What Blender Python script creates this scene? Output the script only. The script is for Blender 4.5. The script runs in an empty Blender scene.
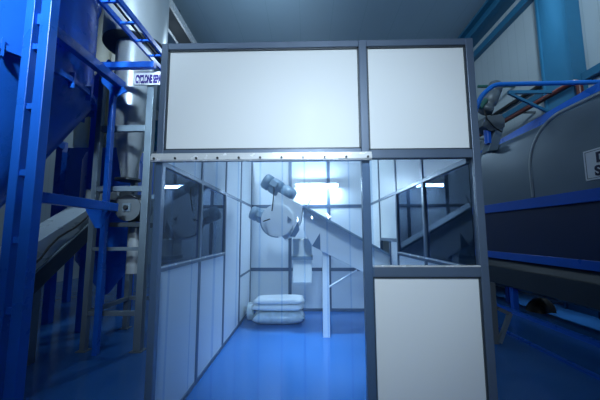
import bpy, bmesh, math, random
from mathutils import Vector, Matrix
random.seed(7)
S = bpy.context.scene
COL = S.collection

# ---------------------------------------------------------------- camera
CAM = Vector((1.1996, -2.3058, 1.5693)); FOC = 299.844
_y, _p, _r = -.0237, .1103, -.0031
_A = Matrix(((math.cos(_y), -math.sin(_y), 0), (math.sin(_y), math.cos(_y), 0), (0, 0, 1)))
_B = Matrix(((1, 0, 0), (0, math.cos(_p), math.sin(_p)), (0, -math.sin(_p), math.cos(_p))))
_M = _B @ _A
RT, FW, UP = Vector(_M[0]), Vector(_M[1]), Vector(_M[2])
c_, s_ = math.cos(_r), math.sin(_r)
RT, UP = RT * c_ + UP * s_, UP * c_ - RT * s_
cam = bpy.data.cameras.new('camera'); co = bpy.data.objects.new('camera', cam); COL.objects.link(co)
cam.sensor_width = 36; cam.lens = FOC / 600 * 36; cam.clip_end = 100
co.matrix_world = Matrix(((RT.x, UP.x, -FW.x, CAM.x), (RT.y, UP.y, -FW.y, CAM.y), (RT.z, UP.z, -FW.z, CAM.z), (0, 0, 0, 1)))
S.camera = co

def ray(x, y): return RT * ((x - 300) / FOC) + UP * ((200 - y) / FOC) + FW
def atX(x, y, X): r = ray(x, y); return CAM + r * ((X - CAM.x) / r.x)
def atY(x, y, Y): r = ray(x, y); return CAM + r * ((Y - CAM.y) / r.y)
def atZ(x, y, Z): r = ray(x, y); return CAM + r * ((Z - CAM.z) / r.z)

# ---------------------------------------------------------------- materials
def mat(name, col, rough=.5, metal=0, noise=0, nscale=4, bump=0, bscale=40, coat=0, stretch=None, spec=.5):
    m = bpy.data.materials.new(name); m.use_nodes = True
    nt = m.node_tree; b = nt.nodes['Principled BSDF']; L = nt.links.new
    b.inputs['Base Color'].default_value = (*col, 1); b.inputs['Roughness'].default_value = rough
    b.inputs['Metallic'].default_value = metal; b.inputs['Specular IOR Level'].default_value = spec
    b.inputs['Coat Weight'].default_value = coat; b.inputs['Coat Roughness'].default_value = .15
    tc = nt.nodes.new('ShaderNodeTexCoord'); mp = nt.nodes.new('ShaderNodeMapping')
    L(tc.outputs['Object'], mp.inputs[0])
    if stretch: mp.inputs['Scale'].default_value = stretch
    if noise:
        n = nt.nodes.new('ShaderNodeTexNoise'); n.inputs['Scale'].default_value = nscale; n.inputs['Detail'].default_value = 5
        L(mp.outputs[0], n.inputs['Vector'])
        r = nt.nodes.new('ShaderNodeMapRange'); r.inputs[3].default_value = 1 - noise; r.inputs[4].default_value = 1 + noise
        L(n.outputs['Fac'], r.inputs[0])
        x = nt.nodes.new('ShaderNodeMix'); x.data_type = 'RGBA'; x.blend_type = 'MULTIPLY'; x.inputs[0].default_value = 1
        x.inputs[6].default_value = (*col, 1); L(r.outputs[0], x.inputs[7]); L(x.outputs[2], b.inputs['Base Color'])
        rr = nt.nodes.new('ShaderNodeMapRange'); rr.inputs[3].default_value = max(.02, rough - .12); rr.inputs[4].default_value = min(1, rough + .12)
        L(n.outputs['Fac'], rr.inputs[0]); L(rr.outputs[0], b.inputs['Roughness'])
    if bump:
        n2 = nt.nodes.new('ShaderNodeTexNoise'); n2.inputs['Scale'].default_value = bscale; n2.inputs['Detail'].default_value = 3
        L(mp.outputs[0], n2.inputs['Vector'])
        bp = nt.nodes.new('ShaderNodeBump'); bp.inputs['Strength'].default_value = bump; bp.inputs['Distance'].default_value = .02
        L(n2.outputs['Fac'], bp.inputs['Height']); L(bp.outputs[0], b.inputs['Normal'])
    return m

def mat_clear(name, tint, gloss, rough, ior, milk, milkcol=(.8, .9, 1), wob=0, wscale=3):
    m = bpy.data.materials.new(name); m.use_nodes = True; nt = m.node_tree; L = nt.links.new
    nt.nodes.remove(nt.nodes['Principled BSDF']); out = nt.nodes['Material Output']
    t = nt.nodes.new('ShaderNodeBsdfTransparent'); t.inputs[0].default_value = (*tint, 1)
    d = nt.nodes.new('ShaderNodeBsdfDiffuse'); d.inputs[0].default_value = (*milkcol, 1)
    g = nt.nodes.new('ShaderNodeBsdfGlossy'); g.inputs['Roughness'].default_value = rough; g.inputs[0].default_value = (*gloss, 1) if isinstance(gloss, tuple) else (gloss, gloss, gloss, 1)
    m1 = nt.nodes.new('ShaderNodeMixShader'); m1.inputs[0].default_value = milk
    L(t.outputs[0], m1.inputs[1]); L(d.outputs[0], m1.inputs[2])
    f = nt.nodes.new('ShaderNodeFresnel'); f.inputs[0].default_value = ior
    m2 = nt.nodes.new('ShaderNodeMixShader'); L(f.outputs[0], m2.inputs[0]); L(m1.outputs[0], m2.inputs[1]); L(g.outputs[0], m2.inputs[2])
    if wob:
        tc = nt.nodes.new('ShaderNodeTexCoord'); mp = nt.nodes.new('ShaderNodeMapping'); mp.inputs['Scale'].default_value = (2.2, 1, .5)
        n = nt.nodes.new('ShaderNodeTexNoise'); n.inputs['Scale'].default_value = wscale
        L(tc.outputs['Object'], mp.inputs[0]); L(mp.outputs[0], n.inputs['Vector'])
        bp = nt.nodes.new('ShaderNodeBump'); bp.inputs['Strength'].default_value = wob; bp.inputs['Distance'].default_value = .03
        L(n.outputs['Fac'], bp.inputs['Height']); L(bp.outputs[0], g.inputs['Normal'])
    L(m2.outputs[0], out.inputs[0])
    return m

def emit(name, col, st):
    m = bpy.data.materials.new(name); m.use_nodes = True; b = m.node_tree.nodes['Principled BSDF']
    b.inputs['Emission Color'].default_value = (*col, 1); b.inputs['Emission Strength'].default_value = st
    return m

def mat_lines(name, col, dark, rough, scale, axis, width=.05, noise=.05):
    """sheet cladding with thin seams every 1/scale metres along one axis"""
    m = mat(name, col, rough, noise=noise, nscale=1.5); nt = m.node_tree; L = nt.links.new; b = nt.nodes['Principled BSDF']
    src = b.inputs['Base Color'].links[0].from_socket
    tc = nt.nodes.new('ShaderNodeTexCoord'); sp = nt.nodes.new('ShaderNodeSeparateXYZ'); L(tc.outputs['Object'], sp.inputs[0])
    mu = nt.nodes.new('ShaderNodeMath'); mu.operation = 'MULTIPLY'; mu.inputs[1].default_value = scale; L(sp.outputs[axis], mu.inputs[0])
    fr = nt.nodes.new('ShaderNodeMath'); fr.operation = 'FRACT'; L(mu.outputs[0], fr.inputs[0])
    lt = nt.nodes.new('ShaderNodeMath'); lt.operation = 'LESS_THAN'; lt.inputs[1].default_value = width; L(fr.outputs[0], lt.inputs[0])
    x = nt.nodes.new('ShaderNodeMix'); x.data_type = 'RGBA'; L(lt.outputs[0], x.inputs[0]); L(src, x.inputs[6]); x.inputs[7].default_value = (*dark, 1)
    L(x.outputs[2], b.inputs['Base Color'])
    return m

M = dict(
    floor=mat('epoxy_floor', (.03, .145, .42), .17, noise=.18, nscale=1.3, bump=.04, bscale=6, spec=.45),
    ceil=mat_lines('ceiling_sheet', (.28, .40, .49), (.24, .36, .44), .6, 1.0, 0, .02),
    wall=mat_lines('wall_sheet', (.37, .44, .47), (.31, .38, .41), .6, 3.2, 1, .06),
    wallb=mat_lines('wall_sheet_far', (.40, .45, .47), (.34, .38, .40), .6, 3.2, 0, .06),
    steelblue=mat('light_blue_paint', (.018, .13, .24), .4, noise=.12, nscale=5),
    grey=mat('grey_aluminium', (.105, .15, .225), .38, metal=.2, noise=.08, nscale=8),
    white=mat('white_panel', (.83, .86, .87), .42, noise=.012, nscale=2, spec=.3),
    glass=mat_clear('window_glass', (.42, .60, .86), (.50, .68, .95), .0, 1.5, .0),
    glassf=mat_clear('front_glass', (.88, .93, .96), .9, .0, 1.45, .0),
    strip=mat_clear('pvc_strip', (.77, .885, 1), .9, .012, 1.3, .05, (.50, .72, 1), wob=.1, wscale=2.5),
    bracket=mat('pale_metal_rail', (.78, .81, .83), .25, metal=.25, noise=.06, nscale=10),
    bolt=mat('dark_bolt', (.05, .055, .06), .4, metal=.6),
    blue=mat('blue_paint', (.014, .14, .64), .3, noise=.2, nscale=3, bump=.08, bscale=9, spec=.42),
    blueb=mat('bright_blue_paint', (.012, .13, .66), .32, noise=.12, nscale=5),
    pipeblue=mat('azure_pipe_paint', (.015, .20, .75), .35),
    navy=mat('navy_panel', (.012, .03, .10), .42, noise=.2, nscale=2),
    dgrey=mat('dark_grey_sheet', (.045, .06, .075), .42, metal=.2, noise=.15, nscale=3),
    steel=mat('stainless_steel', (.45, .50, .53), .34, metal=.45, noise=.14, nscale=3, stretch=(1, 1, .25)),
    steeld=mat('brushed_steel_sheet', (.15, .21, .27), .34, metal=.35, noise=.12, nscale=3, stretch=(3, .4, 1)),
    sheet=mat('worn_steel_sheet', (.30, .37, .43), .28, metal=.3, noise=.2, nscale=3, stretch=(1, .5, 2)),
    galv=mat('grey_steel_frame', (.18, .24, .29), .45, metal=.35, noise=.15, nscale=6),
    galvd=mat('cast_grey_paint', (.13, .155, .175), .45, metal=.2, noise=.15, nscale=6),
    fabric=mat('filter_fabric', (.80, .80, .70), .9, noise=.25, nscale=5, bump=.3, bscale=12, stretch=(1, 1, .3)),
    black=mat('black_rubber', (.008, .009, .010), .55),
    brown=mat('brown_pipe_paint', (.10, .02, .015), .4),
    green=mat('green_pipe_paint', (.03, .12, .10), .4),
    signw=mat('sign_face', (.92, .93, .95), .4),
    ink=mat('dark_blue_lettering', (.03, .015, .22), .5),
    inkb=mat('black_blue_lettering', (.008, .008, .05), .5),
    mach=mat('pale_machine_paint', (.86, .89, .90), .35, noise=.06, nscale=4),
    motor=mat('grey_blue_motor_paint', (.24, .34, .43), .4, noise=.12, nscale=8),
    machd=mat('shaded_gap_dark_rim', (.14, .22, .34), .4, metal=.2),  # dark tone standing for shade in the openings; also the guard's dark edge
    sack=mat('white_sack', (.92, .94, .93), .6, noise=.08, nscale=8, bump=.25, bscale=7),
    sackc=mat('clear_film_bundle', (.66, .74, .74), .2, noise=.3, nscale=12, bump=.6, bscale=14, coat=.6),
    sleeve=mat('canvas_sleeve', (.90, .91, .84), .8, noise=.08, nscale=6),
    teal=mat('teal_panel', (.03, .25, .33), .5),
    tube=emit('lamp_tube', (.60, .80, 1), 142),
)

# ---------------------------------------------------------------- mesh builder
class MB:
    def __init__(s): s.v = []; s.f = []; s.sm = []
    def add(s, vs, fs, smooth=False):
        n = len(s.v); s.v += [Vector(v) for v in vs]
        for f in fs: s.f.append([i + n for i in f]); s.sm.append(smooth)
        return s
    def box(s, a, b):
        a, b = Vector(a), Vector(b)
        lo = [min(a[i], b[i]) for i in range(3)]; hi = [max(a[i], b[i]) for i in range(3)]
        vs = [(x, y, z) for x in (lo[0], hi[0]) for y in (lo[1], hi[1]) for z in (lo[2], hi[2])]
        return s.add(vs, [(0, 1, 3, 2), (4, 6, 7, 5), (0, 4, 5, 1), (2, 3, 7, 6), (0, 2, 6, 4), (1, 5, 7, 3)])
    def bar(s, p, q, w, h, up=(0, 0, 1)):
        p, q = Vector(p), Vector(q); d = (q - p).normalized(); u = Vector(up)
        if abs(d.dot(u)) > .98: u = Vector((0, 1, 0))
        r = d.cross(u).normalized() * w / 2; t = r.cross(d).normalized() * h / 2
        vs = [e + r * i + t * j for e in (p, q) for i, j in ((-1, -1), (1, -1), (1, 1), (-1, 1))]
        return s.add(vs, [(0, 1, 2, 3), (7, 6, 5, 4)] + [(i, 4 + i, 4 + (i + 1) % 4, (i + 1) % 4) for i in range(4)])
    def cyl(s, p, q, r1, r2=None, n=24, caps=True):
        return s.rev(p, q, [(0, r1), (1, r1 if r2 is None else r2)], n, caps)
    def rev(s, p, q, prof, n=32, caps=True):
        """profile of (fraction along p-q, radius)"""
        p, q = Vector(p), Vector(q); d = q - p; dn = d.normalized()
        a = dn.orthogonal().normalized(); b = dn.cross(a)
        vs = []
        for t, r in prof:
            for k in range(n):
                w = 2 * math.pi * k / n; vs.append(p + d * t + (a * math.cos(w) + b * math.sin(w)) * r)
        fs = []
        for j in range(len(prof) - 1):
            for k in range(n): fs.append((j * n + k, j * n + (k + 1) % n, (j + 1) * n + (k + 1) % n, (j + 1) * n + k))
        s.add(vs, fs, True)
        if caps:
            for j in (0, len(prof) - 1):
                if prof[j][1] > 1e-4: s.add(vs[j * n:(j + 1) * n], [tuple(range(n))])
        return s
    def tube(s, pts, r, n=12, bend=0):
        pts = [Vector(p) for p in pts]
        if bend:
            out = [pts[0]]
            for i in range(1, len(pts) - 1):
                a, b, c = pts[i - 1], pts[i], pts[i + 1]
                da = (a - b).normalized() * min(bend, (a - b).length * .49); dc = (c - b).normalized() * min(bend, (c - b).length * .49)
                for k in range(7):
                    t = k / 6; out.append((b + da) * (1 - t) ** 2 + b * 2 * t * (1 - t) + (b + dc) * t ** 2)
            pts = out + [pts[-1]]
        vs = []; fs = []; prev = None
        for i, p in enumerate(pts):
            d = (pts[min(i + 1, len(pts) - 1)] - pts[max(i - 1, 0)]).normalized()
            a = d.orthogonal().normalized() if prev is None else (prev - d * prev.dot(d)).normalized()
            prev = a; b = d.cross(a)
            for k in range(n):
                w = 2 * math.pi * k / n; vs.append(p + (a * math.cos(w) + b * math.sin(w)) * r)
        for i in range(len(pts) - 1):
            for k in range(n): fs.append((i * n + k, i * n + (k + 1) % n, (i + 1) * n + (k + 1) % n, (i + 1) * n + k))
        s.add(vs, fs, True); s.add(vs[:n], [tuple(range(n))]); s.add(vs[-n:], [tuple(range(n))])
        return s
    def prism(s, poly, ext):
        poly = [Vector(p) for p in poly]; n = len(poly); e = Vector(ext)
        return s.add(poly + [p + e for p in poly], [tuple(range(n)), tuple(range(2 * n - 1, n - 1, -1))] + [(i, (i + 1) % n, n + (i + 1) % n, n + i) for i in range(n)])
    def build(s, name, m, parent=None, bevel=0, seg=2, subsurf=0, smooth=False):
        org = Vector((0, 0, 0)); p = parent
        while p: org += p.location; p = p.parent
        me = bpy.data.meshes.new(name)
        me.from_pydata([v - org for v in s.v], [], s.f)
        me.polygons.foreach_set('use_smooth', [True] * len(s.f) if smooth else s.sm)
        bm = bmesh.new(); bm.from_mesh(me)
        bmesh.ops.recalc_face_normals(bm, faces=bm.faces); bm.to_mesh(me); bm.free()
        me.materials.append(m if not isinstance(m, str) else M[m])
        o = bpy.data.objects.new(name, me); COL.objects.link(o); o.parent = parent
        if bevel:
            b = o.modifiers.new('bevel', 'BEVEL'); b.width = bevel; b.segments = seg; b.limit_method = 'ANGLE'; b.angle_limit = .6
        if subsurf:
            u = o.modifiers.new('sub', 'SUBSURF'); u.levels = subsurf; u.render_levels = subsurf
        return o

def tag(o, label, cat, group=None):
    o['label'] = label; o['category'] = cat
    if group: o['group'] = group
    return o
def thing(name, label, cat, loc, group=None):
    o = bpy.data.objects.new(name, None); COL.objects.link(o); o.location = loc; o.empty_display_size = .1
    return tag(o, label, cat, group)
def struct(o): o['kind'] = 'structure'; return o
def box(a, b): return MB().box(a, b)
def bar(*a, **k): return MB().bar(*a, **k)

def text_mesh(txt, size, name, m, parent, origin, xdir, updir, width=None, fat=.0, depth=.003):
    """lettering as a mesh: baseline-left at origin, running along xdir"""
    cu = bpy.data.curves.new(name, 'FONT'); cu.body = txt; cu.size = size; cu.extrude = depth; cu.offset = fat
    to = bpy.data.objects.new(name, cu); COL.objects.link(to)
    dg = bpy.context.evaluated_depsgraph_get(); me = bpy.data.meshes.new_from_object(to.evaluated_get(dg))
    bpy.data.objects.remove(to); bpy.data.curves.remove(cu)
    xs = [v.co.x for v in me.vertices]; k = 1 if width is None else width / (max(xs) - min(xs)); x0 = min(xs)
    X, U = Vector(xdir).normalized(), Vector(updir).normalized(); N = X.cross(U)
    org = Vector(origin); p = parent
    while p: org -= p.location; p = p.parent
    for v in me.vertices: c = v.co.copy(); v.co = org + X * (c.x - x0) * k + U * c.y + N * c.z
    me.materials.append(M[m]); o = bpy.data.objects.new(name, me); COL.objects.link(o); o.parent = parent
    return o

# ---------------------------------------------------------------- the hall
CZ = 8.3; WR = 6.8; WL = -7.0; YB = 14.0; YF = -8.0
struct(box((WL, YF, -.1), (WR, YB, 0)).build('floor', 'floor'))
struct(box((WL, YF, CZ), (WR, YB, CZ + .1)).build('ceiling', 'ceil'))
struct(box((WR, YF, 0), (WR + .15, YB, CZ)).build('wall_right', 'wall'))
struct(box((WL - .15, YF, 0), (WL, YB, CZ)).build('wall_left', 'wall'))
struct(box((WL, YF - .15, 0), (WR, YF, CZ)).build('wall_front', 'wallb'))
struct(box((WL, YB, 0), (WR, YB + .15, CZ)).build('wall_back', 'wallb'))
# wall steelwork on the right
a = MB(); a.box((WR - .42, YF, 7.72), (WR - .002, YB, 7.80)).box((WR - .42, YF, 8.12), (WR - .002, YB, 8.20)).box((WR - .25, YF, 7.8), (WR - .17, YB, 8.12))
struct(a.build('trim_1', 'steelblue'))
struct(box((WR - .16, YF, 7.22), (WR - .002, YB, 7.42)).build('trim_2', 'steelblue'))
a = MB(); a.box((WR - .25, 3.55, 0), (WR - .002, 4.2, CZ - .2)).box((WR - .29, 3.5, 0), (WR - .002, 3.55, CZ - .2)).box((WR - .29, 4.2, 0), (WR - .002, 4.25, CZ - .2))
struct(a.build('trim_3', 'steelblue'))
struct(box((WR - .12, YF, 4.56), (WR - .002, 3.5, 4.72)).build('trim_4', 'steelblue'))

# ---------------------------------------------------------------- booth
HT = 3.14; BY = .99; DEP = BY * 4
booth = thing('modular_booth', 'white panelled booth with grey frame and glazed sides in the middle of hall', 'booth', (1.275, 0, 0))
def bx(name, a, b, m='grey', bevel=.004, **k): return box(a, b).build(name, m, booth, bevel=bevel, **k)
P = .062
# front posts and rails
bx('post', (0, 0, 0), (.055, .06, HT)); bx('post', (1.628, 0, 0), (1.69, .06, HT)); bx('post', (2.49, 0, 0), (2.55, .06, HT))
bx('rail', (.055, .001, 3.085), (1.628, .059, HT)); bx('rail', (1.69, .001, 3.085), (2.49, .059, HT))
bx('rail', (.055, .001, 2.15), (1.628, .059, 2.232))
bx('rail', (1.69, .001, 2.15), (2.49, .059, 2.218))
bx('rail', (1.69, .001, 1.242), (2.49, .059, 1.314)); bx('rail', (1.69, .001, 0), (2.49, .059, .06))
for z, xa, xb in ((1.314, 1.69, 2.49),):
    bx('sill', (xa, -.004, z), (xb, .035, z + .012), 'bracket')
# white panels, set back in the frame, with the recess shadow painted as dark edging
def panel(a, b): return box(a, b).build('panel', 'white', booth)
def recess_shadow(a, b, axis):
    """thin dark edging that paints the recess shadow round one panel"""
    m = MB(); a, b = Vector(a), Vector(b); w = .012
    i, j = [k for k in range(3) if k != axis]
    for (lo, hi) in (((a[i], a[j]), (a[i] + w, b[j])), ((b[i] - w, a[j]), (b[i], b[j])), ((a[i], a[j]), (b[i], a[j] + w)), ((a[i], b[j] - w), (b[i], b[j]))):
        p, q = a.copy(), b.copy(); p[i], p[j] = lo; q[i], q[j] = hi; m.box(p, q)
    return m.build('recess_shadow', 'dgrey', booth)
panel((.055, .022, 2.232), (1.628, .045, 3.085)); panel((1.69, .022, 2.218), (2.49, .045, 3.085)); panel((1.69, .022, .06), (2.49, .045, 1.242))
recess_shadow((.055, .010, 2.232), (1.628, .0215, 3.085), 1); recess_shadow((1.69, .010, 2.218), (2.49, .0215, 3.085), 1); recess_shadow((1.69, .010, .06), (2.49, .0215, 1.242), 1)
box((1.69, .028, 1.326), (2.49, .034, 2.15)).build('glass_pane', 'glassf', booth)
# side walls
ZT0, ZT1 = 2.118, 2.162; ZB0, ZB1 = 1.262, 1.308; T = .045; TOP0 = 3.085
def side(x0, left):
    x1 = x0 + T; pm = x0 + T * .5
    for k in range(1, 5): bx('post', (x0, k * BY - .027, 0), (x1, k * BY + .027, HT))
    for k in range(4):
        ya = k * BY + (.022 if k else .06); yb = (k + 1) * BY - .022
        bx('rail', (x0 + .002, ya, ZT0), (x1 - .002, yb, ZT1)); bx('rail', (x0 + .002, ya, TOP0), (x1 - .002, yb, HT)); bx('rail', (x0 + .002, ya, 0), (x1 - .002, yb, .045))
        panel((pm - .01, ya, ZT1), (pm + .01, yb, TOP0))
        if k < 2:
            bx('rail', (x0 + .002, ya, ZB0), (x1 - .002, yb, ZB1)); box((pm - .003, ya, ZB1), (pm + .003, yb, ZT0)).build('glass_pane', 'glass', booth)
            panel((pm - .01, ya, .045), (pm + .01, yb, ZB0))
            if left: bx('sill', (x1 - .002, ya, ZB1 - .012), (x1 + .012, yb, ZB1), 'bracket', 0)
            else: bx('sill', (x0 - .012, ya, ZB1 - .012), (x0 + .002, yb, ZB1), 'bracket', 0)
        elif left or k == 3:
            if k == 3 or not left: bx('rail', (x0 + .002, ya, .80), (x1 - .002, yb, .84)); panel((pm - .01, ya, .045), (pm + .01, yb, .80)); panel((pm - .01, ya, .84), (pm + .01, yb, ZT0))
            else: panel((pm - .01, ya, .045), (pm + .01, yb, ZT0))
        else:  # right wall, third bay: opening for the conveyor
            bx('rail', (x0 + .002, ya, 1.44), (x1 - .002, yb, 1.49)); panel((pm - .01, ya, 1.49), (pm + .01, yb, ZT0))
            bx('post', (x0, 2.34, .045), (x1, 2.385, 1.44)); panel((pm - .01, ya, .045), (pm + .01, 2.34, 1.44))
            bx('rail', (x0 + .002, 2.385, .70), (x1 - .002, yb, .74)); panel((pm - .01, 2.385, .045), (pm + .01, yb, .70))
side(-.012, True); side(2.462, False)
# back wall
XB = [.033, .842, 1.652, 2.462]
for x in XB[1:3]: bx('post', (x - .033, DEP - .004, 0), (x + .033, DEP + T, HT))
for i in range(3):
    xa = XB[i] + (.022 if i else 0); xb = XB[i + 1] - (.022 if i < 2 else 0)
    for za, zb in ((0, .06), (.795, .865), (2.095, 2.165), (TOP0, HT)): bx('rail', (xa, DEP + .002, za), (xb, DEP + T - .002, zb))
    for za, zb in ((.06, .795), (.865, 2.095), (2.165, TOP0)): panel((xa, DEP + .012, za), (xb, DEP + .032, zb))

# ---------------------------------------------------------------- strip curtain
cur = thing('strip_curtain', 'clear plastic strip curtain hanging across the booth doorway', 'strip curtain', (.8, -.03, 2.2))
ZC = 2.17
rail = MB().box((-.02, -.045, 2.128), (1.70, -.004, 2.136)).box((-.02, -.05, 2.136), (1.70, -.043, 2.172)).box((-.02, -.038, 2.172), (1.70, -.002, 2.194)).build('hanging_rail', 'bracket', cur, bevel=.004)
for i in range(11):
    x = .012 + i * .1655
    MB().cyl((x, -.058, 2.150), (x, -.049, 2.150), .0095, n=10).build('bolt', 'bolt', rail)
NS = 10; W_ = .182; x0 = -.015; step = (1.70 + .01 - W_) / (NS - 1)
for i in range(NS):
    xl = x0 + i * step; yo = -.040 if i % 2 else -.028; ph = random.uniform(0, 6); tw = random.uniform(-.012, .012); bow = random.uniform(.010, .020)
    m = MB(); vs = []; nz, nx = 14, 8
    for j in range(nz + 1):
        z = 2.13 - (2.13 - .02) * j / nz; t = j / nz
        for k in range(nx + 1):
            u = k / nx; vs.append((xl + W_ * u, yo - bow * math.sin(math.pi * u) * t + tw * (u - .5) * t + .004 * math.sin(ph + 3 * t) * t, z))
    m.add(vs, [(j * (nx + 1) + k, j * (nx + 1) + k + 1, (j + 1) * (nx + 1) + k + 1, (j + 1) * (nx + 1) + k) for j in range(nz) for k in range(nx)], True)
    m.build('strip', 'strip', cur)

# ---------------------------------------------------------------- lamp on the booth's back wall
tl = thing('tube_light', 'lit white tube light fixed high on the booth back wall', 'lamp', (1.4, DEP, 2.5))
box((.95, DEP - .12, 2.52), (1.86, DEP - .005, 2.60)).build('housing', 'white', tl, bevel=.006)
MB().cyl((.99, DEP - .15, 2.535), (1.82, DEP - .15, 2.535), .03, n=12).build('tube', 'tube', tl)
for x in (.965, 1.82): box((x, DEP - .175, 2.51), (x + .025, DEP - .120, 2.56)).build('socket', 'white', tl)

# ---------------------------------------------------------------- conveyor machine in the booth
YM = 2.42; DM = .5
def mp(x, y, dy=0): return atY(x, y, YM + dy)
mc = thing('inclined_conveyor', 'pale inclined conveyor with two motors standing inside the booth', 'conveyor', (1.48, YM + .1, 0))
MB().prism([mp(278, 192), mp(303, 205.5), mp(301, 222), mp(290, 238), mp(285, 240), mp(274, 228), mp(272, 207)], (0, DM, 0)).build('head_box', 'mach', mc, bevel=.008)
tr = MB().prism([mp(303, 206), mp(384, 252), mp(400, 261), mp(400, 291), mp(322, 251.5), mp(312, 246), mp(304, 232)], (0, DM, 0)).build('trough', 'mach', mc, bevel=.006)
MB().bar(mp(303, 206, -.015), mp(400, 261, -.015), .04, .035).build('lip', 'motor', tr)
MB().prism([mp(320, 233, -.006), mp(312, 246, -.006), mp(320.5, 250, -.006)], (0, .008, 0)).build('dark_opening', 'machd', tr)  # dark plate painting the shaded opening at the trough end
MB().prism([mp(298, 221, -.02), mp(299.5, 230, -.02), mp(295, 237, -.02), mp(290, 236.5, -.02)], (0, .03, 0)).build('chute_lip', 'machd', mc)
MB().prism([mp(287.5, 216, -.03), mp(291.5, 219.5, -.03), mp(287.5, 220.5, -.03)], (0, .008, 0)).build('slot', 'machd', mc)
# belt guard disc with dark rim
cg = mp(277, 220.5, -.02)
g = MB().cyl(cg, cg + Vector((0, .04, 0)), .255, n=40).build('belt_guard', 'mach', mc, bevel=.004)
m = MB(); vs = []
n = 26
for k in range(n + 1):
    w = math.radians(175 + 100 * k / n)
    for r in (.25, .268): vs.append(cg + Vector((math.cos(w) * r, -.004, math.sin(w) * r)))
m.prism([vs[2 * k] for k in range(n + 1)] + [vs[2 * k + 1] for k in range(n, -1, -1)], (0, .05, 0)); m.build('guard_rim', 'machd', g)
def gearmotor(p, q, r, cable_to):
    p, q = Vector(p), Vector(q); L = (q - p)
    b = MB().rev(p, q, [(0, .0), (0, r * .8), (.05, r * .98), (.22, r), (.23, r * .9), (.27, r * .9), (.28, r), (.55, r), (.56, r * .9), (.64, r * .9), (.65, r), (.93, r), (1, r * .75), (1, 0)], 24).build('motor', 'motor', mc)
    d = L.normalized(); u = Vector((0, -1, .15)).normalized()
    c = p + L * .36 + u * r
    MB().bar(c - d * .06, c + d * .06, .1, .07, up=u).build('terminal_box', 'motor', b, bevel=.008)
    MB().tube([c + Vector((0, -.02, -.02)), c + Vector((.01, -.04, -.12)), Vector(cable_to)], .009, 8, .08).build('cable', 'bolt', b)
gearmotor(mp(264, 180, .12), mp(294, 198, .12), .13, mp(272, 211, -.02))
gearmotor(mp(251, 212, .16), mp(281, 224, .16), .115, mp(270, 219, -.07))
MB().bar(mp(266, 210, .14), mp(280, 214, .14), .16, .03).build('motor_bracket', 'mach', mc)
MB().bar(mp(276, 197, .14), mp(300, 207, .14), .2, .04).build('motor_bracket', 'mach', mc)
MB().bar(mp(306.5, 208.5, -.01), mp(312.5, 196, -.01), .025, .02).build('lever', 'motor', mc)
a0, a1 = mp(292.5, 239), mp(312, 284)
MB().box((a0.x, YM + .06, a1.z), (a1.x, YM + .40, a0.z)).build('discharge_sleeve', 'sleeve', mc, bevel=.015)
a0, a1 = mp(291.5, 256.5), mp(312.8, 260)
MB().box((a0.x, YM + .045, a1.z), (a1.x, YM + .415, a0.z)).build('strap', 'motor', mc)
for dy in (0, .38):
    t0 = mp(325.5, 244, dy + .02); pz = Vector((t0.x, YM + dy + .06, 0))
    MB().box((pz.x - .052, pz.y - .05, 0), (pz.x + .052, pz.y + .05, t0.z)).build('leg', 'mach', mc, bevel=.004)
MB().tube([mp(329, 287, .05), mp(357, 270, .05)], .014, 8).build('brace', 'mach', mc)
a0 = mp(388, 280, .1)
MB().box((3.1, YM + .2, 0), (3.2, YM + .3, .95)).build('leg', 'mach', mc)

# ---------------------------------------------------------------- sacks on the booth floor
def pillow(name, m, loc, sx, sy, sz, label, group, seed, rot=0):
    rnd = random.Random(seed); b = MB(); nx, ny = 12, 9
    vs = []
    for sgn in (1, -1):
        for j in range(ny + 1):
            for i in range(nx + 1):
                u, v = 2 * i / nx - 1, 2 * j / ny - 1
                e = max(0, 1 - abs(u) ** 6) ** .6 * max(0, 1 - abs(v) ** 6) ** .6
                vs.append((u * sx / 2 * (1 + .03 * math.sin(4 * v + seed)), v * sy / 2 * (1 + .03 * math.sin(5 * u + seed)), sz / 2 + sgn * sz / 2 * e * (1 + .10 * math.sin(3.1 * u + seed) * math.cos(2.7 * v) if sgn > 0 else 1)))
    N = (nx + 1) * (ny + 1); fs = []
    for sgn in (0, 1):
        for j in range(ny):
            for i in range(nx):
                a = sgn * N + j * (nx + 1) + i; fs.append((a, a + 1, a + nx + 2, a + nx + 1))
    b.add(vs, fs, True)
    o = b.build(name, m); 
    bm = bmesh.new(); bm.from_mesh(o.data); bmesh.ops.remove_doubles(bm, verts=bm.verts, dist=.0008); bmesh.ops.recalc_face_normals(bm, faces=bm.faces); bm.to_mesh(o.data); bm.free()
    o.location = loc; o.rotation_euler = (0, 0, rot); tag(o, label, 'sack', group)
    return o
bc = atZ(276.5, 326, 0); bc.y += .27
G = 'sacks piled on the booth floor'
pillow('sack', 'sackc', (bc.x + .02, bc.y, 0.002), .92, .55, .20, 'crumpled clear film wrapped bundle at the bottom of the sack pile', G, 1, .05)
pillow('sack', 'sack', (bc.x + .0, bc.y, .224), .92, .52, .10, 'folded white sack in the middle of the pile on booth floor', G, 2, -.03)
pillow('sack', 'sack', (bc.x + .02, bc.y, .333), .90, .52, .10, 'folded white sack on top of the pile on booth floor', G, 3, .06)
pillow('sack', 'sackc', (bc.x - .535, bc.y + .16, .002), .13, .35, .28, 'small grey film bag between the sack pile and left booth wall', G, 4, .2)

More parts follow.
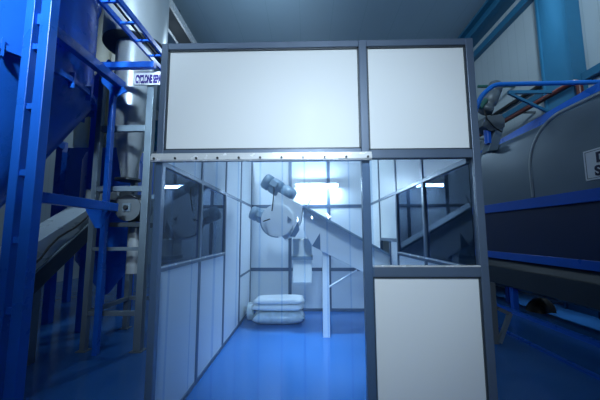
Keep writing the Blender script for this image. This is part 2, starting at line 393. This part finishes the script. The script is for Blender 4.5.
# ---------------------------------------------------------------- left: blue platform frame
XP = -1.45
pf = thing('platform_frame', 'tall blue steel platform frame beside the hopper at left', 'steel frame', (-1.5, 1, 0))
def vpost(px, py, Y, w, z1, z0=0, d=None, name='post', m='blue', par=pf):
    p = atY(px, py, Y); d = d or w
    return box((p.x - w / 2, Y, z0), (p.x + w / 2, Y + d, z1)).build(name, m, par, bevel=.006)
vpost(20.5, 270, .36, .10, 5.2); q = vpost(3, 270, .36, .085, 5.2)
xr, xl = atY(20.5, 270, .36).x, atY(3, 270, .36).x
for y in (45, 105, 172, 240, 312):
    z = atY(28, y, .36).z; box((xl + .04, .38, z - .028), (xr - .05, .43, z + .028)).build('rung', 'blue', pf)
zb = 3.70
MB().bar((XP - .02, .40, zb), (XP - .02, 1.78, zb), .09, .115).build('beam', 'blue', pf, bevel=.006)
MB().bar((XP, .46, 1.93), (XP, 1.76, 1.93), .09, .11).build('beam', 'blue', pf, bevel=.006)
pp = atY(95, 350, 1.72)
box((pp.x - .033, 1.70, 0), (pp.x + .033, 1.77, 3.72)).build('post', 'blue', pf, bevel=.006)
pb0, pb1 = atY(97, 66, 1.69), atY(153.5, 65, 1.69)
MB().bar((pb0.x, 1.73, pb0.z + .02), (pb1.x, 1.73, pb0.z + .02), .08, .09).build('beam', 'blueb', pf, bevel=.006)
MB().prism([atY(103, 67, 1.695), atY(127, 91, 1.695), atY(116, 97, 1.695), atY(101, 82, 1.695)], (0, .02, 0)).build('gusset', 'blue', pf)
MB().prism([atY(84, 202, 1.69), atY(111, 207, 1.69), atY(110, 213, 1.69), atY(101, 228, 1.69), atY(95, 228, 1.69), atY(86, 211, 1.69)], (0, .02, 0)).build('gusset', 'blue', pf)
box((atY(97, 75, 2.6).x - .055, 2.6, 0), (atY(97, 75, 2.6).x + .055, 2.7, 4.35)).build('post', 'blueb', pf, bevel=.006)
MB().bar(atY(98, 80, 2.62), atY(112, 62, 2.62), .10, .09).build('beam', 'blue', pf)
p0 = atY(89.5, 205, 2.58); p1 = atY(92, 150, 2.58)
tk = MB()
for k in range(13):
    z = p0.z + (p1.z - p0.z) * k / 12; tk.box((p0.x + .02, 2.575, z), (p0.x + .06, 2.60, z + .03))
tk.build('tie_strip', 'signw', pf)

# hopper
hp = thing('hopper', 'large blue conical hopper rising out of the top left', 'hopper', (-2.75, 1.0, 0))
HC = Vector((-2.75, 1.0, 0)); R = 1.15
def hz(z): return HC + Vector((0, 0, z))
MB().rev(hz(3.41), hz(5.9), [(0, R), (.58, R), (.585, R + .03), (.61, R + .03), (.615, R), (1, .5)], 72).build('shell', 'blue', hp)
MB().rev(hz(3.35), hz(3.41), [(0, R + .05), (1, R + .05)], 72).build('flange', 'blue', hp)
MB().rev(hz(1.2), hz(3.35), [(0, .2), (.209, .2), (1, R)], 64).build('cone', 'blue', hp)
for k in range(22):
    w = 2 * math.pi * k / 22; d = Vector((math.cos(w), math.sin(w), 0)); p = HC + d * (R + .03)
    MB().bar(p + Vector((0, 0, 3.28)), p + Vector((0, 0, 3.47)), .022, .06, up=d).build('lug', 'blue', hp)
for p in (atZ(47, 323, 0), HC + Vector((-1.0, .7, 0)), HC + Vector((-1.0, -.7, 0))):
    box((p.x - .06, p.y - .06, 0), (p.x + .06, p.y + .06, 3.3)).build('leg', 'blue', hp)
MB().bar(atZ(47, 323, 0) + Vector((0, 0, 3.2)), HC + Vector((-.1, .6, 3.2)), .1, .12).build('leg_arm', 'blue', hp)

# bag filter behind
bf = thing('bag_filter', 'blue filter casing with tall pale cloth bags behind the hopper', 'filter', (-3.95, 5.3, 0))
MB().box((-4.75, 4.75, 2.2), (-3.1, 5.9, 3.68)).build('casing', 'blue', bf, bevel=.01)
MB().prism([(-4.75, 4.76, 2.2), (-3.1, 4.76, 2.2), (-3.6, 4.9, 1.0), (-4.3, 4.9, 1.0)], (0, .9, 0)).build('collecting_cone', 'blue', bf)
for r in range(2):
    for k in range(4):
        c = Vector((-4.55 + k * .42, 5.0 + r * .5, 0)); 
        MB().rev(c + Vector((0, 0, 3.68)), c + Vector((0, 0, 7.6)), [(0, .12), (.02, .17), (.2, .185), (.22, .175), (.45, .19), (.47, .178), (.75, .19), (.77, .175), (1, .185)], 20).build('filter_bag', 'fabric', bf)
for x, y in ((66, 302), (None, None)):
    p = atZ(66, 302, 0) if x else Vector((-3.2, 4.85, 0))
    box((p.x - .06, p.y - .06, 0), (p.x + .06, p.y + .06, 2.2)).build('leg', 'blue', bf)
box((-4.7, 5.75, 0), (-4.6, 5.85, 2.2)).build('leg', 'blue', bf); box((-3.25, 5.75, 0), (-3.15, 5.85, 2.2)).build('leg', 'blue', bf)
# small blue tank behind the platform
tk = thing('blue_tank', 'round dark blue tank behind the steel conveyor at left', 'tank', (-2.95, 3.9, 0))
MB().rev((-2.9, 3.85, .35), (-2.9, 3.85, 3.2), [(0, .05), (.25, .55), (.95, .55), (1, .5)], 40).build('shell', 'blue', tk)
for k in range(3):
    w = 1 + k * 2.09; p = Vector((-2.9 + .5 * math.cos(w), 3.85 + .5 * math.sin(w), 0)); box(p - Vector((.035, .035, 0)), p + Vector((.035, .035, 1.2))).build('leg', 'blue', tk)

# cyclone
cy = thing('cyclone_separator', 'tall shiny steel cyclone separator in a grey stand', 'cyclone', (-1.53, 2.38, 0))
CC = Vector((-1.70, 2.42, 0))
def cz_(z): return CC + Vector((0, 0, z))
MB().rev(cz_(4.72), cz_(7.0), [(0, .485), (1, .485)], 56, caps=False).build('drum', 'steel', cy)
MB().rev(cz_(4.70), cz_(4.72), [(0, .485), (1, .485)], 56).build('drum_base', 'dgrey', cy)
MB().cyl(cz_(3.55), cz_(4.70), .29, n=40).build('neck', 'steel', cy)
MB().rev(cz_(2.44), cz_(3.55), [(0, .10), (.1, .115), (.9, .28), (.93, .30), (1, .30)], 40).build('cone', 'steel', cy)
MB().cyl(cz_(2.42), cz_(2.45), .19, n=28).build('flange', 'dgrey', cy)
FY0, FY1 = 1.83, 2.80
xFR, xFL = atY(136, 352, 1.83).x, atY(83, 347, 1.83).x
xFL = atY(83, 345, FY0 + .02).x
for (x, y, w, top) in ((xFR, FY0, .10, 3.78), (xFL, FY0, .075, 3.9), (xFL - .02, FY1, .08, 3.9), (xFR, FY1, .09, 3.78)):
    box((x - w / 2, y, 0), (x + w / 2, y + w, top)).build('post', 'galv', cy, bevel=.006)
    box((x - w / 2 - .03, y - .03, 0), (x + w / 2 + .03, y + w + .03, .012)).build('foot_plate', 'galv', cy)
for yy, w in ((128, .09), (188.5, .075), (249, .05), (314, .06)):
    z = atY(120, yy, FY0).z
    box((xFL + .04, FY0 + .01, z - w / 2), (xFR - .055, FY0 + .07, z + w / 2)).build('rail', 'galv', cy, bevel=.004)
    if yy in (188.5, 314):
        box((xFL + .03, FY0 + .08, z - w / 2), (xFL + .0 - .03, FY1, z + w / 2)).build('rail', 'galv', cy, bevel=.004)
        box((xFL + .02, FY1 + .01, z - w / 2), (xFR - .045, FY1 + .07, z + w / 2)).build('rail', 'galv', cy, bevel=.004)
z = atY(120, 224.5, FY0).z
box((xFL + .25, FY0 + .02, z - .03), (xFR - .055, FY1, z + .03)).build('shelf', 'dgrey', cy)
# rotary valve
vc = atY(127.5, 208, 2.0); 
v = MB().cyl(vc, vc + Vector((0, .36, 0)), .19, n=36).build('valve_body', 'galvd', cy, bevel=.006)
MB().box((vc.x - .2, 2.02, vc.z + .0), (vc.x + .19, 2.36, vc.z + .17)).build('valve_housing', 'galvd', v, bevel=.02)
MB().box((vc.x - .07, 1.985, vc.z - .05), (vc.x + .05, 2.001, vc.z + .07)).build('bearing_plate', 'galv', v)
MB().cyl((vc.x - .012, 1.955, vc.z + .01), (vc.x - .012, 1.99, vc.z + .01), .032, n=14).build('hub', 'bolt', v)
MB().cyl((vc.x + .03, 2.2, atY(127, 273, 2.2).z), (vc.x + .03, 2.2, z - .03), .105, n=28).build('outlet_pipe', 'steel', cy)
# sign on the cyclone stand
s0 = atY(133, 84.5, 1.78)
sg = thing('sign', 'long white sign with dark blue capitals fixed to the cyclone stand', 'sign', (s0.x + .3, 1.80, s0.z))
zt = atY(133, 71.5, 1.78).z
MB().box((s0.x, 1.79, s0.z), (s0.x + .60, 1.81, zt)).build('board', 'signw', sg)
text_mesh('CYCLONE SEPARATOR', .165, 'lettering', 'ink', sg, (s0.x + .03, 1.787, s0.z + .028), (1, 0, 0), (0, 0, 1), width=.55, fat=.0085)
# steel trough conveyor going down to the left
scv = thing('trough_conveyor', 'shiny steel trough conveyor sloping down left from the cyclone valve', 'conveyor', (-2.2, 1.5, 0))
XT = -2.0; kz = .73
def tz(y, off=0): return .98 + (y - 1.0) * kz + off
ya_, yb_ = .15, 2.15
MB().prism([(XT, ya_, tz(ya_)), (XT, yb_, tz(yb_)), (XT, yb_, tz(yb_, .20)), (XT, ya_, tz(ya_, .50))], (-.36, 0, 0)).build('trough', 'sheet', scv, bevel=.006)
MB().prism([(XT, ya_, tz(ya_, -.004)), (XT, yb_, tz(yb_, -.004)), (XT - .06, yb_, tz(yb_, -.34)), (XT - .06, ya_, tz(ya_, -.34))], (-.24, 0, 0)).build('belly', 'dgrey', scv, bevel=.006)
MB().bar((XT + .012, ya_, tz(ya_)), (XT + .012, yb_, tz(yb_)), .03, .02).build('lip', 'galv', scv)
box((-2.2, 2.16, 1.92), (-1.66, 2.5, 2.25)).build('end_box', 'galvd', scv, bevel=.03)
lg = atZ(27, 364, 0)
box((lg.x - .05, lg.y - .05, 0), (lg.x + .05, lg.y + .05, tz(lg.y, -.2))).build('leg', 'galv', scv)
ll = atZ(24, 338, .25); box((lg.x - .45, lg.y - .02, .2), (lg.x - .05, lg.y + .02, .24)).build('brace', 'galv', scv)
# cable on the trough
pts = [(XT + .03 + .012 * math.sin(i * 1.7), .6 + i * .125, tz(.6 + i * .125, .16 + .035 * math.sin(i * 1.1))) for i in range(12)] + [(XT + .05, 2.1, 2.35)]
tag(MB().tube(pts, .013, 8).build('cable', 'black'), 'black cable lying along the sloping steel trough conveyor', 'cable')

# cable ladder
cl = thing('cable_ladder', 'bright blue cable ladder crossing above the sign at upper left', 'cable ladder', (-1.1, 1.6, 4.2))
XA, XC = -1.20, -.98
za = atX(128, 29, XA).z; zc = atX(140, 28.5, XC).z; zc = za = (za + zc) / 2
for X in (XA, XC): MB().bar((X, -.2, za), (X, 3.0, za), .035, .07).build('side_rail', 'blueb', cl)
yy = .15
while yy < 2.95: MB().bar((XA + .018, yy, za - .01), (XC - .018, yy, za - .01), .03, .025).build('rung', 'blueb', cl); yy += .36
tag(MB().tube([(XA + .1, -.3, za + .025), (XA + .12, .8, za + .024), (XA + .1, 1.6, za + .025), (XA + .11, 3.0, za + .024)], .017, 8).build('cable', 'black'), 'thick black cable laid in the blue cable ladder', 'cable')
# ceiling light trunking
MBt = thing('ceiling_duct', 'dark long duct with pale edges under the ceiling at upper left', 'duct', (-2.2, 6, 7.5))
xd0, xd1 = atZ(178, 43, 7.6).x, atZ(193, 43, 7.6).x
box((xd0, 1.0, 7.6), (xd1, 13.5, 7.75)).build('body', 'dgrey', MBt)
for x in (xd0, xd1): box((x - .03, 1.0, 7.57), (x + .03, 13.5, 7.78)).build('edge', 'bracket', MBt)
for y in (2, 6, 10, 13): box(((xd0 + xd1) / 2 - .02, y, 7.75), ((xd0 + xd1) / 2 + .02, y + .03, CZ)).build('hanger', 'galv', MBt)
# little teal cabinet seen between cyclone stand and booth
p0, p1 = atY(146, 146, 3.3), atY(160, 120, 3.3)
tb = thing('teal_cabinet', 'teal machine cabinet seen between the cyclone stand and booth', 'cabinet', ((p0.x + p1.x) / 2, 3.4, 0))
box((p0.x - .3, 3.3, p0.z), (p1.x, 3.7, p1.z)).build('body', 'teal', tb, bevel=.01)
for x in (p0.x - .25, p1.x - .06): box((x, 3.4, 0), (x + .05, 3.45, p0.z)).build('leg', 'galvd', tb)

# ---------------------------------------------------------------- right: dryer
XD = 5.2
dr = thing('industrial_dryer', 'long steel hooded dryer on blue beams right of the booth', 'dryer', (5.8, 4, 0))
Y0, Y1 = .2, 9.0
box((XD, Y0, 2.0), (XD + .12, Y1, 2.18)).build('upper_beam', 'blueb', dr, bevel=.006)
box((XD + .05, Y0, 1.17), (5.95, Y1, 2.0)).build('side_panel', 'navy', dr)
box((XD, Y0, 1.03), (XD + .12, Y1, 1.17)).build('lower_beam', 'blueb', dr, bevel=.006)
MB().prism([(XD + .10, Y0, 1.03), (XD + .02, Y0, .86), (5.6, Y0, .86), (5.6, Y0, 1.03)], (0, Y1 - Y0, 0)).build('tray', 'dgrey', dr)
MB().prism([(XD + .02, Y0, .855), (XD + .03, Y0, .50), (XD + .2, Y0, .43), (5.4, Y0, .43), (5.55, Y0, .855)], (0, Y1 - Y0, 0)).build('belly', 'dgrey', dr, bevel=.01)
for yl in (.6, 4.0, 7.6):
    for x in (XD + .1, 5.78):
        y = yl if x < 5.5 else yl + .9
        box((x, y - .05, 0), (x + .10, y + .05, .5 if x < 5.5 else 1.2)).build('leg', 'blueb', dr)
box((XD - .02, Y0, 0), (XD + .06, Y1, .07)).build('skid', 'blue', dr)
box((XD - .9, Y0, 0), (XD - .84, Y1, .03)).build('skid', 'blue', dr)
# far hood: rounded along its top edge (cross-section in XZ)
def hood(xs, z0, ztop, rad, ya, yb, name, m):
    prof = [(xs, z0)] + [(xs + rad - rad * math.cos(t), ztop - rad + rad * math.sin(t)) for t in [math.pi / 2 * k / 16 for k in range(17)]] + [(5.95, ztop), (5.95, z0)]
    b = MB(); n = len(prof)
    b.add([(x, ya, z) for x, z in prof] + [(x, yb, z) for x, z in prof], [tuple(range(n)), tuple(range(2 * n - 1, n - 1, -1))] + [(i, (i + 1) % n, n + (i + 1) % n, n + i) for i in range(n)])
    return b.build(name, m, dr)
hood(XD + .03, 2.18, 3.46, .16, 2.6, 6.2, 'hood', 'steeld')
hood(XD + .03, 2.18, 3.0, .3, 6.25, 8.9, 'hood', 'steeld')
# near hood: side outline rounded at its far top corner, swelling towards the middle
zt_, yr, rr = 3.50, 3.14, .80
out = [(yr, 2.18)] + [(yr - rr + rr * math.cos(t), zt_ - rr + rr * math.sin(t)) for t in [math.pi / 2 * k / 14 for k in range(15)]] + [(.3, zt_), (.3, 2.18)]
b = MB(); rings = [(0.00, .10), (-.05, .03), (-.07, 0)]
cyy, czz = 1.6, 2.18
rings = []
for k in range(5):
    t = math.pi / 2 * k / 4; rings.append((.10 * (1 - math.sin(t)), .10 * (1 - math.cos(t))))
layers = []
def inset(o):
    r = rr - o; q = [(yr - o, 2.18)] + [(yr - rr + r * math.cos(t), zt_ - rr + r * math.sin(t)) for t in [math.pi / 2 * k / 14 for k in range(15)]] + [(.3, zt_ - o), (.3, 2.18)]
    return q
vs = [(5.95, y, z) for y, z in inset(0)]
vs += [(XD + .02 + dx, y, z) for dx, o in rings for y, z in inset(o)]
n = len(out); fs = [tuple(range(n))]
for j in range(len(rings)):
    for i in range(n): fs.append((j * n + i, j * n + (i + 1) % n, (j + 1) * n + (i + 1) % n, (j + 1) * n + i))
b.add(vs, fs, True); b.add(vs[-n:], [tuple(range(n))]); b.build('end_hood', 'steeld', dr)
arc = [Vector((XD + .045, y, z)) for y, z in inset(.03)[:16]]
MB().tube([Vector((XD + .045, yr - .03, 2.2))] + arc[1:] + [Vector((XD + .045, .3, zt_ - .03))], .035, 10).build('highlight_rim', 'steel', dr)  # brighter steel tube added as the highlight along the hood edge
# blue rail behind the hoods
q0, q1 = atX(494, 155, 6.1), atX(600, 92, 6.1)
q0, q1 = atX(500, 146, 6.0), atX(600, 91.5, 6.0); qd = (q1 - q0).normalized()
MB().bar(q0 - qd * 1.5, q1 + qd * 1.2, .07, .28).build('top_beam', 'blue', dr)
for y in (.5, 4.9, 7.6): box((5.96, y, 0), (6.04, y + .08, 3.52)).build('post', 'blue', dr)
# sign
s0, s1 = atX(582, 152, XD), atX(584.5, 181.5, XD)
dsg = thing('sign', 'white rectangular sign with dark capitals on the steel dryer hood', 'sign', (XD, 1.6, s1.z))
ya = s0.y; yb = 1.35
XS = XD + .008
MB().box((XS, yb, s1.z), (XD + .0195, ya, s0.z)).build('board', 'signw', dsg, bevel=.004)
bo = MB()
for (y0, z0, y1, z1) in ((yb + .03, s1.z + .025, ya - .03, s1.z + .031), (yb + .03, s0.z - .031, ya - .03, s0.z - .025), (ya - .036, s1.z + .025, ya - .03, s0.z - .025), (yb + .03, s1.z + .025, yb + .036, s0.z - .025)):
    bo.box((XS - .002, y0, z0), (XS, y1, z1))
bo.build('border', 'inkb', dsg)
hgt = s0.z - s1.z
yl = atX(596.7, 165, XD).y
text_mesh('D', .19, 'lettering', 'inkb', dsg, (XS - .003, yl, s0.z - hgt * .45), (0, -1, 0), (0, 0, 1), fat=.008)
text_mesh('S', .19, 'lettering', 'inkb', dsg, (XS - .003, yl + .04, s1.z + hgt * .13), (0, -1, 0), (0, 0, 1), fat=.008)
# screw feeder head with motor, standing on the far hood
YQ = 3.9
sf = thing('screw_feeder', 'small grey motor and steel chute on the dryer hood beside booth', 'feeder', (5.3, YQ, 3.34))
m0, m1 = atY(497, 83, YQ), atY(485, 112, YQ)
mo = MB().rev(m0, m1, [(0, 0), (0, .10), (.06, .14), (.3, .15), (.31, .135), (.35, .135), (.36, .15), (.70, .15), (.73, .12), (.85, .12), (.86, .14), (1, .14), (1, 0)], 24).build('motor', 'galvd', sf)
for (x, y) in ((480, 108),): MB().cyl(atY(x, y, YQ - .1), atY(x + 6, y - 8, YQ - .1), .05, n=12).build('terminal_box', 'green', mo)
MB().prism([atY(486, 116, YQ), atY(501, 114, YQ), atY(505, 119, YQ), atY(505, 127, YQ), atY(491, 131, YQ), atY(482, 126, YQ)], (0, .3, 0)).build('bracket_plate', 'galvd', sf, bevel=.006)
MB().prism([atY(496, 127, YQ + .04), atY(504.5, 126, YQ + .04), atY(497.5, 150, YQ + .04), atY(488, 151, YQ + .04)], (0, .25, 0)).build('chute', 'galv', sf, bevel=.006)
MB().tube([atY(484, 108, YQ - .06), atY(486, 118, YQ - .06), atY(495, 128, YQ - .06), atY(502, 132, YQ - .06)], .013, 8, .15).build('cable', 'black', sf)
p = atY(487, 128, YQ + .1); MB().cyl(p, p + Vector((0, 0, -.35)), .07, n=14).build('inlet_pipe', 'blueb', sf)
# pipes on the right
def pipe(pts, r, m, label, bend=.15, name='pipe', clamps=()):
    o = tag(MB().tube(pts, r, 12, bend).build(name, m), label, 'pipe')
    for x, y, z in clamps: box((x, y - .03, z - .02), (WR - .003, y + .03, z + .02)).build('clamp', 'galvd', o)
    return o
YH = 3.0
a0 = atY(480.5, 108, YH); a1 = atY(480.5, 97, YH)
pipe([atY(475, 112, YH), atY(481, 96, YH), atY(494, 84.5, YH), (WR - .01, YH, atY(600, 82, YH).z)], .042, 'pipeblue', 'bright blue pipe bending down beside the grey motor, running to the right', .12)
pipe([(WR - .36, 11, 4.50), (WR - .36, 3.3, 4.50), (WR - .36, 3.3, 3.2)], .055, 'brown', 'dark brown wall pipe turning down past the light blue column', .2, clamps=[(WR - .36, y, 4.5) for y in (4.9, 7, 9, 10.8)] + [(WR - .36, 3.3, 3.3)])
pipe([(WR - .08, 11.5, 5.02), (WR - .08, 4.6, 5.02)], .05, 'black', 'black wall pipe ending at the far side of light blue column', 0, clamps=[(WR - .08, y, 5.02) for y in (4.8, 7, 9, 11)])
wr = tag(MB().bar((WR - .04, 12, 4.82), (WR - .04, 4.5, 4.82), .05, .14).build('wall_rail', 'steelblue'), 'light blue flat rail on the wall between the brown and black pipes', 'rail')
# triangular bracket on the column
YK = 3.9
br = thing('wall_bracket', 'light blue triangular bracket sticking out from the wall column', 'bracket', (6.3, YK, 4.4))
k0, k1 = atY(508, 92.5, YK), atY(552, 91, YK); k2 = atY(541, 116, YK); xw = WR - .29
MB().bar(k0, (xw, YK, k0.z), .06, .07).build('arm', 'steelblue', br)
MB().bar(k0 + Vector((.02, 0, -.02)), (xw + .0, YK, k2.z - .03), .05, .05).build('brace', 'steelblue', br)
pipe([atY(478, 86.5, 5.5), (WR - .01, 5.5, atY(478, 86.5, 5.5).z)], .04, 'green', 'thin dark green pipe crossing behind the bright blue pipe', 0)
# floor stand by the booth corner
st = thing('floor_stand', 'small dark grey angled stand on floor beside the booth corner', 'stand', (4.3, 2.3, 0))
YS = 2.2
p = atY(500.5, 337, YS); 
MB().box((p.x - .1, YS, 0), (p.x - .02, YS + .06, .85)).build('post', 'galvd', st)
MB().bar(atY(510, 313, YS), Vector((atY(499, 338, YS).x, YS, .02)), .05, .05).build('brace', 'galv', st)
MB().bar(atY(497, 308, YS), atY(510, 314, YS), .05, .05).build('arm', 'galvd', st)
# solid black lump built for an unidentified dark patch under the dryer
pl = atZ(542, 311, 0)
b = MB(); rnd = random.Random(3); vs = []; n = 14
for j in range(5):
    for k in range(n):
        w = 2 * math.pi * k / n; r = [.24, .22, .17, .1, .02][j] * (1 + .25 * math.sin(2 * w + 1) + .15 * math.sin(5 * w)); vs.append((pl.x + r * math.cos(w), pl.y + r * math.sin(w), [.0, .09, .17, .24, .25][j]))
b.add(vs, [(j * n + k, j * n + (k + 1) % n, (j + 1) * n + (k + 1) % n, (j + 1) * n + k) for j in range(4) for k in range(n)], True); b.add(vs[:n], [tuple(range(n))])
tag(b.build('black_lump', 'black'), 'black lump on the floor under the dryer', 'bag')

# ---------------------------------------------------------------- light
LC = (.63, .83, 1.0)
def area(loc, target, size, power, col=LC, sy=None, spread=None):
    l = bpy.data.lights.new('unseen_lamp', 'AREA'); l.energy = power; l.size = size; l.color = col
    if sy: l.shape = 'RECTANGLE'; l.size_y = sy
    if spread: l.spread = spread
    o = bpy.data.objects.new('unseen_lamp', l); COL.objects.link(o); o.location = loc
    o.rotation_euler = (Vector(target) - Vector(loc)).to_track_quat('-Z', 'Y').to_euler()
    return o
def point(loc, power, r=.1, col=LC):
    l = bpy.data.lights.new('unseen_lamp', 'POINT'); l.energy = power; l.shadow_soft_size = r; l.color = col
    o = bpy.data.objects.new('unseen_lamp', l); COL.objects.link(o); o.location = loc
    return o
area((1.3, -4.4, 4.0), (1.3, 0, 2.1), .7, 25, (.70, .86, 1), spread=math.radians(60))
sp = bpy.data.lights.new('camera_lamp', 'SPOT'); sp.energy = 24; sp.spot_size = math.radians(66); sp.spot_blend = .5; sp.shadow_soft_size = .03; sp.color = LC
so = bpy.data.objects.new('camera_lamp', sp); COL.objects.link(so); so.location = (1.25, -2.75, 1.86); so.rotation_euler = (math.radians(88), 0, 0)
area((1.25, 1.2, 7.6), (1.25, 1.9, 0), .5, 25, spread=math.radians(28))  # added fill from above, brightens the booth floor and side walls
area((-.5, -4.8, 6.2), (-1.9, 2.0, 4.1), .7, 100, spread=math.radians(50))  # added light to lift the hopper and cyclone drum
area((6.4, 3.8, 7.6), (6.4, 3.8, 0), .5, 16, spread=math.radians(34))  # added only to light the floor strip behind the dryer
point((.2, 4.9, 6.2), 120, .15)
area((2.6, -1.6, 6.6), (6.8, 4.9, 6.2), .7, 55, spread=math.radians(66))  # unseen fill aimed at the right wall and column
for x, y, e in ((-1.0, -5.5, 40), (1.2, 10.5, 90), (-4.2, 9, 30)): point((x, y, 5.2), e, .4)  # added fill points that even out the ceiling and hall
W = bpy.data.worlds.new('world'); S.world = W; W.use_nodes = True
W.node_tree.nodes['Background'].inputs[0].default_value = (.28, .58, 1, 1); W.node_tree.nodes['Background'].inputs[1].default_value = .07

vs_ = S.view_settings; vs_.view_transform = 'Standard'; vs_.look = 'None'; vs_.exposure = 0; vs_.gamma = 1; vs_.use_curve_mapping = False
S.cycles.use_denoising = True; S.cycles.transparent_max_bounces = 24; S.cycles.max_bounces = 10
S.cycles.caustics_reflective = False; S.cycles.sample_clamp_indirect = 6
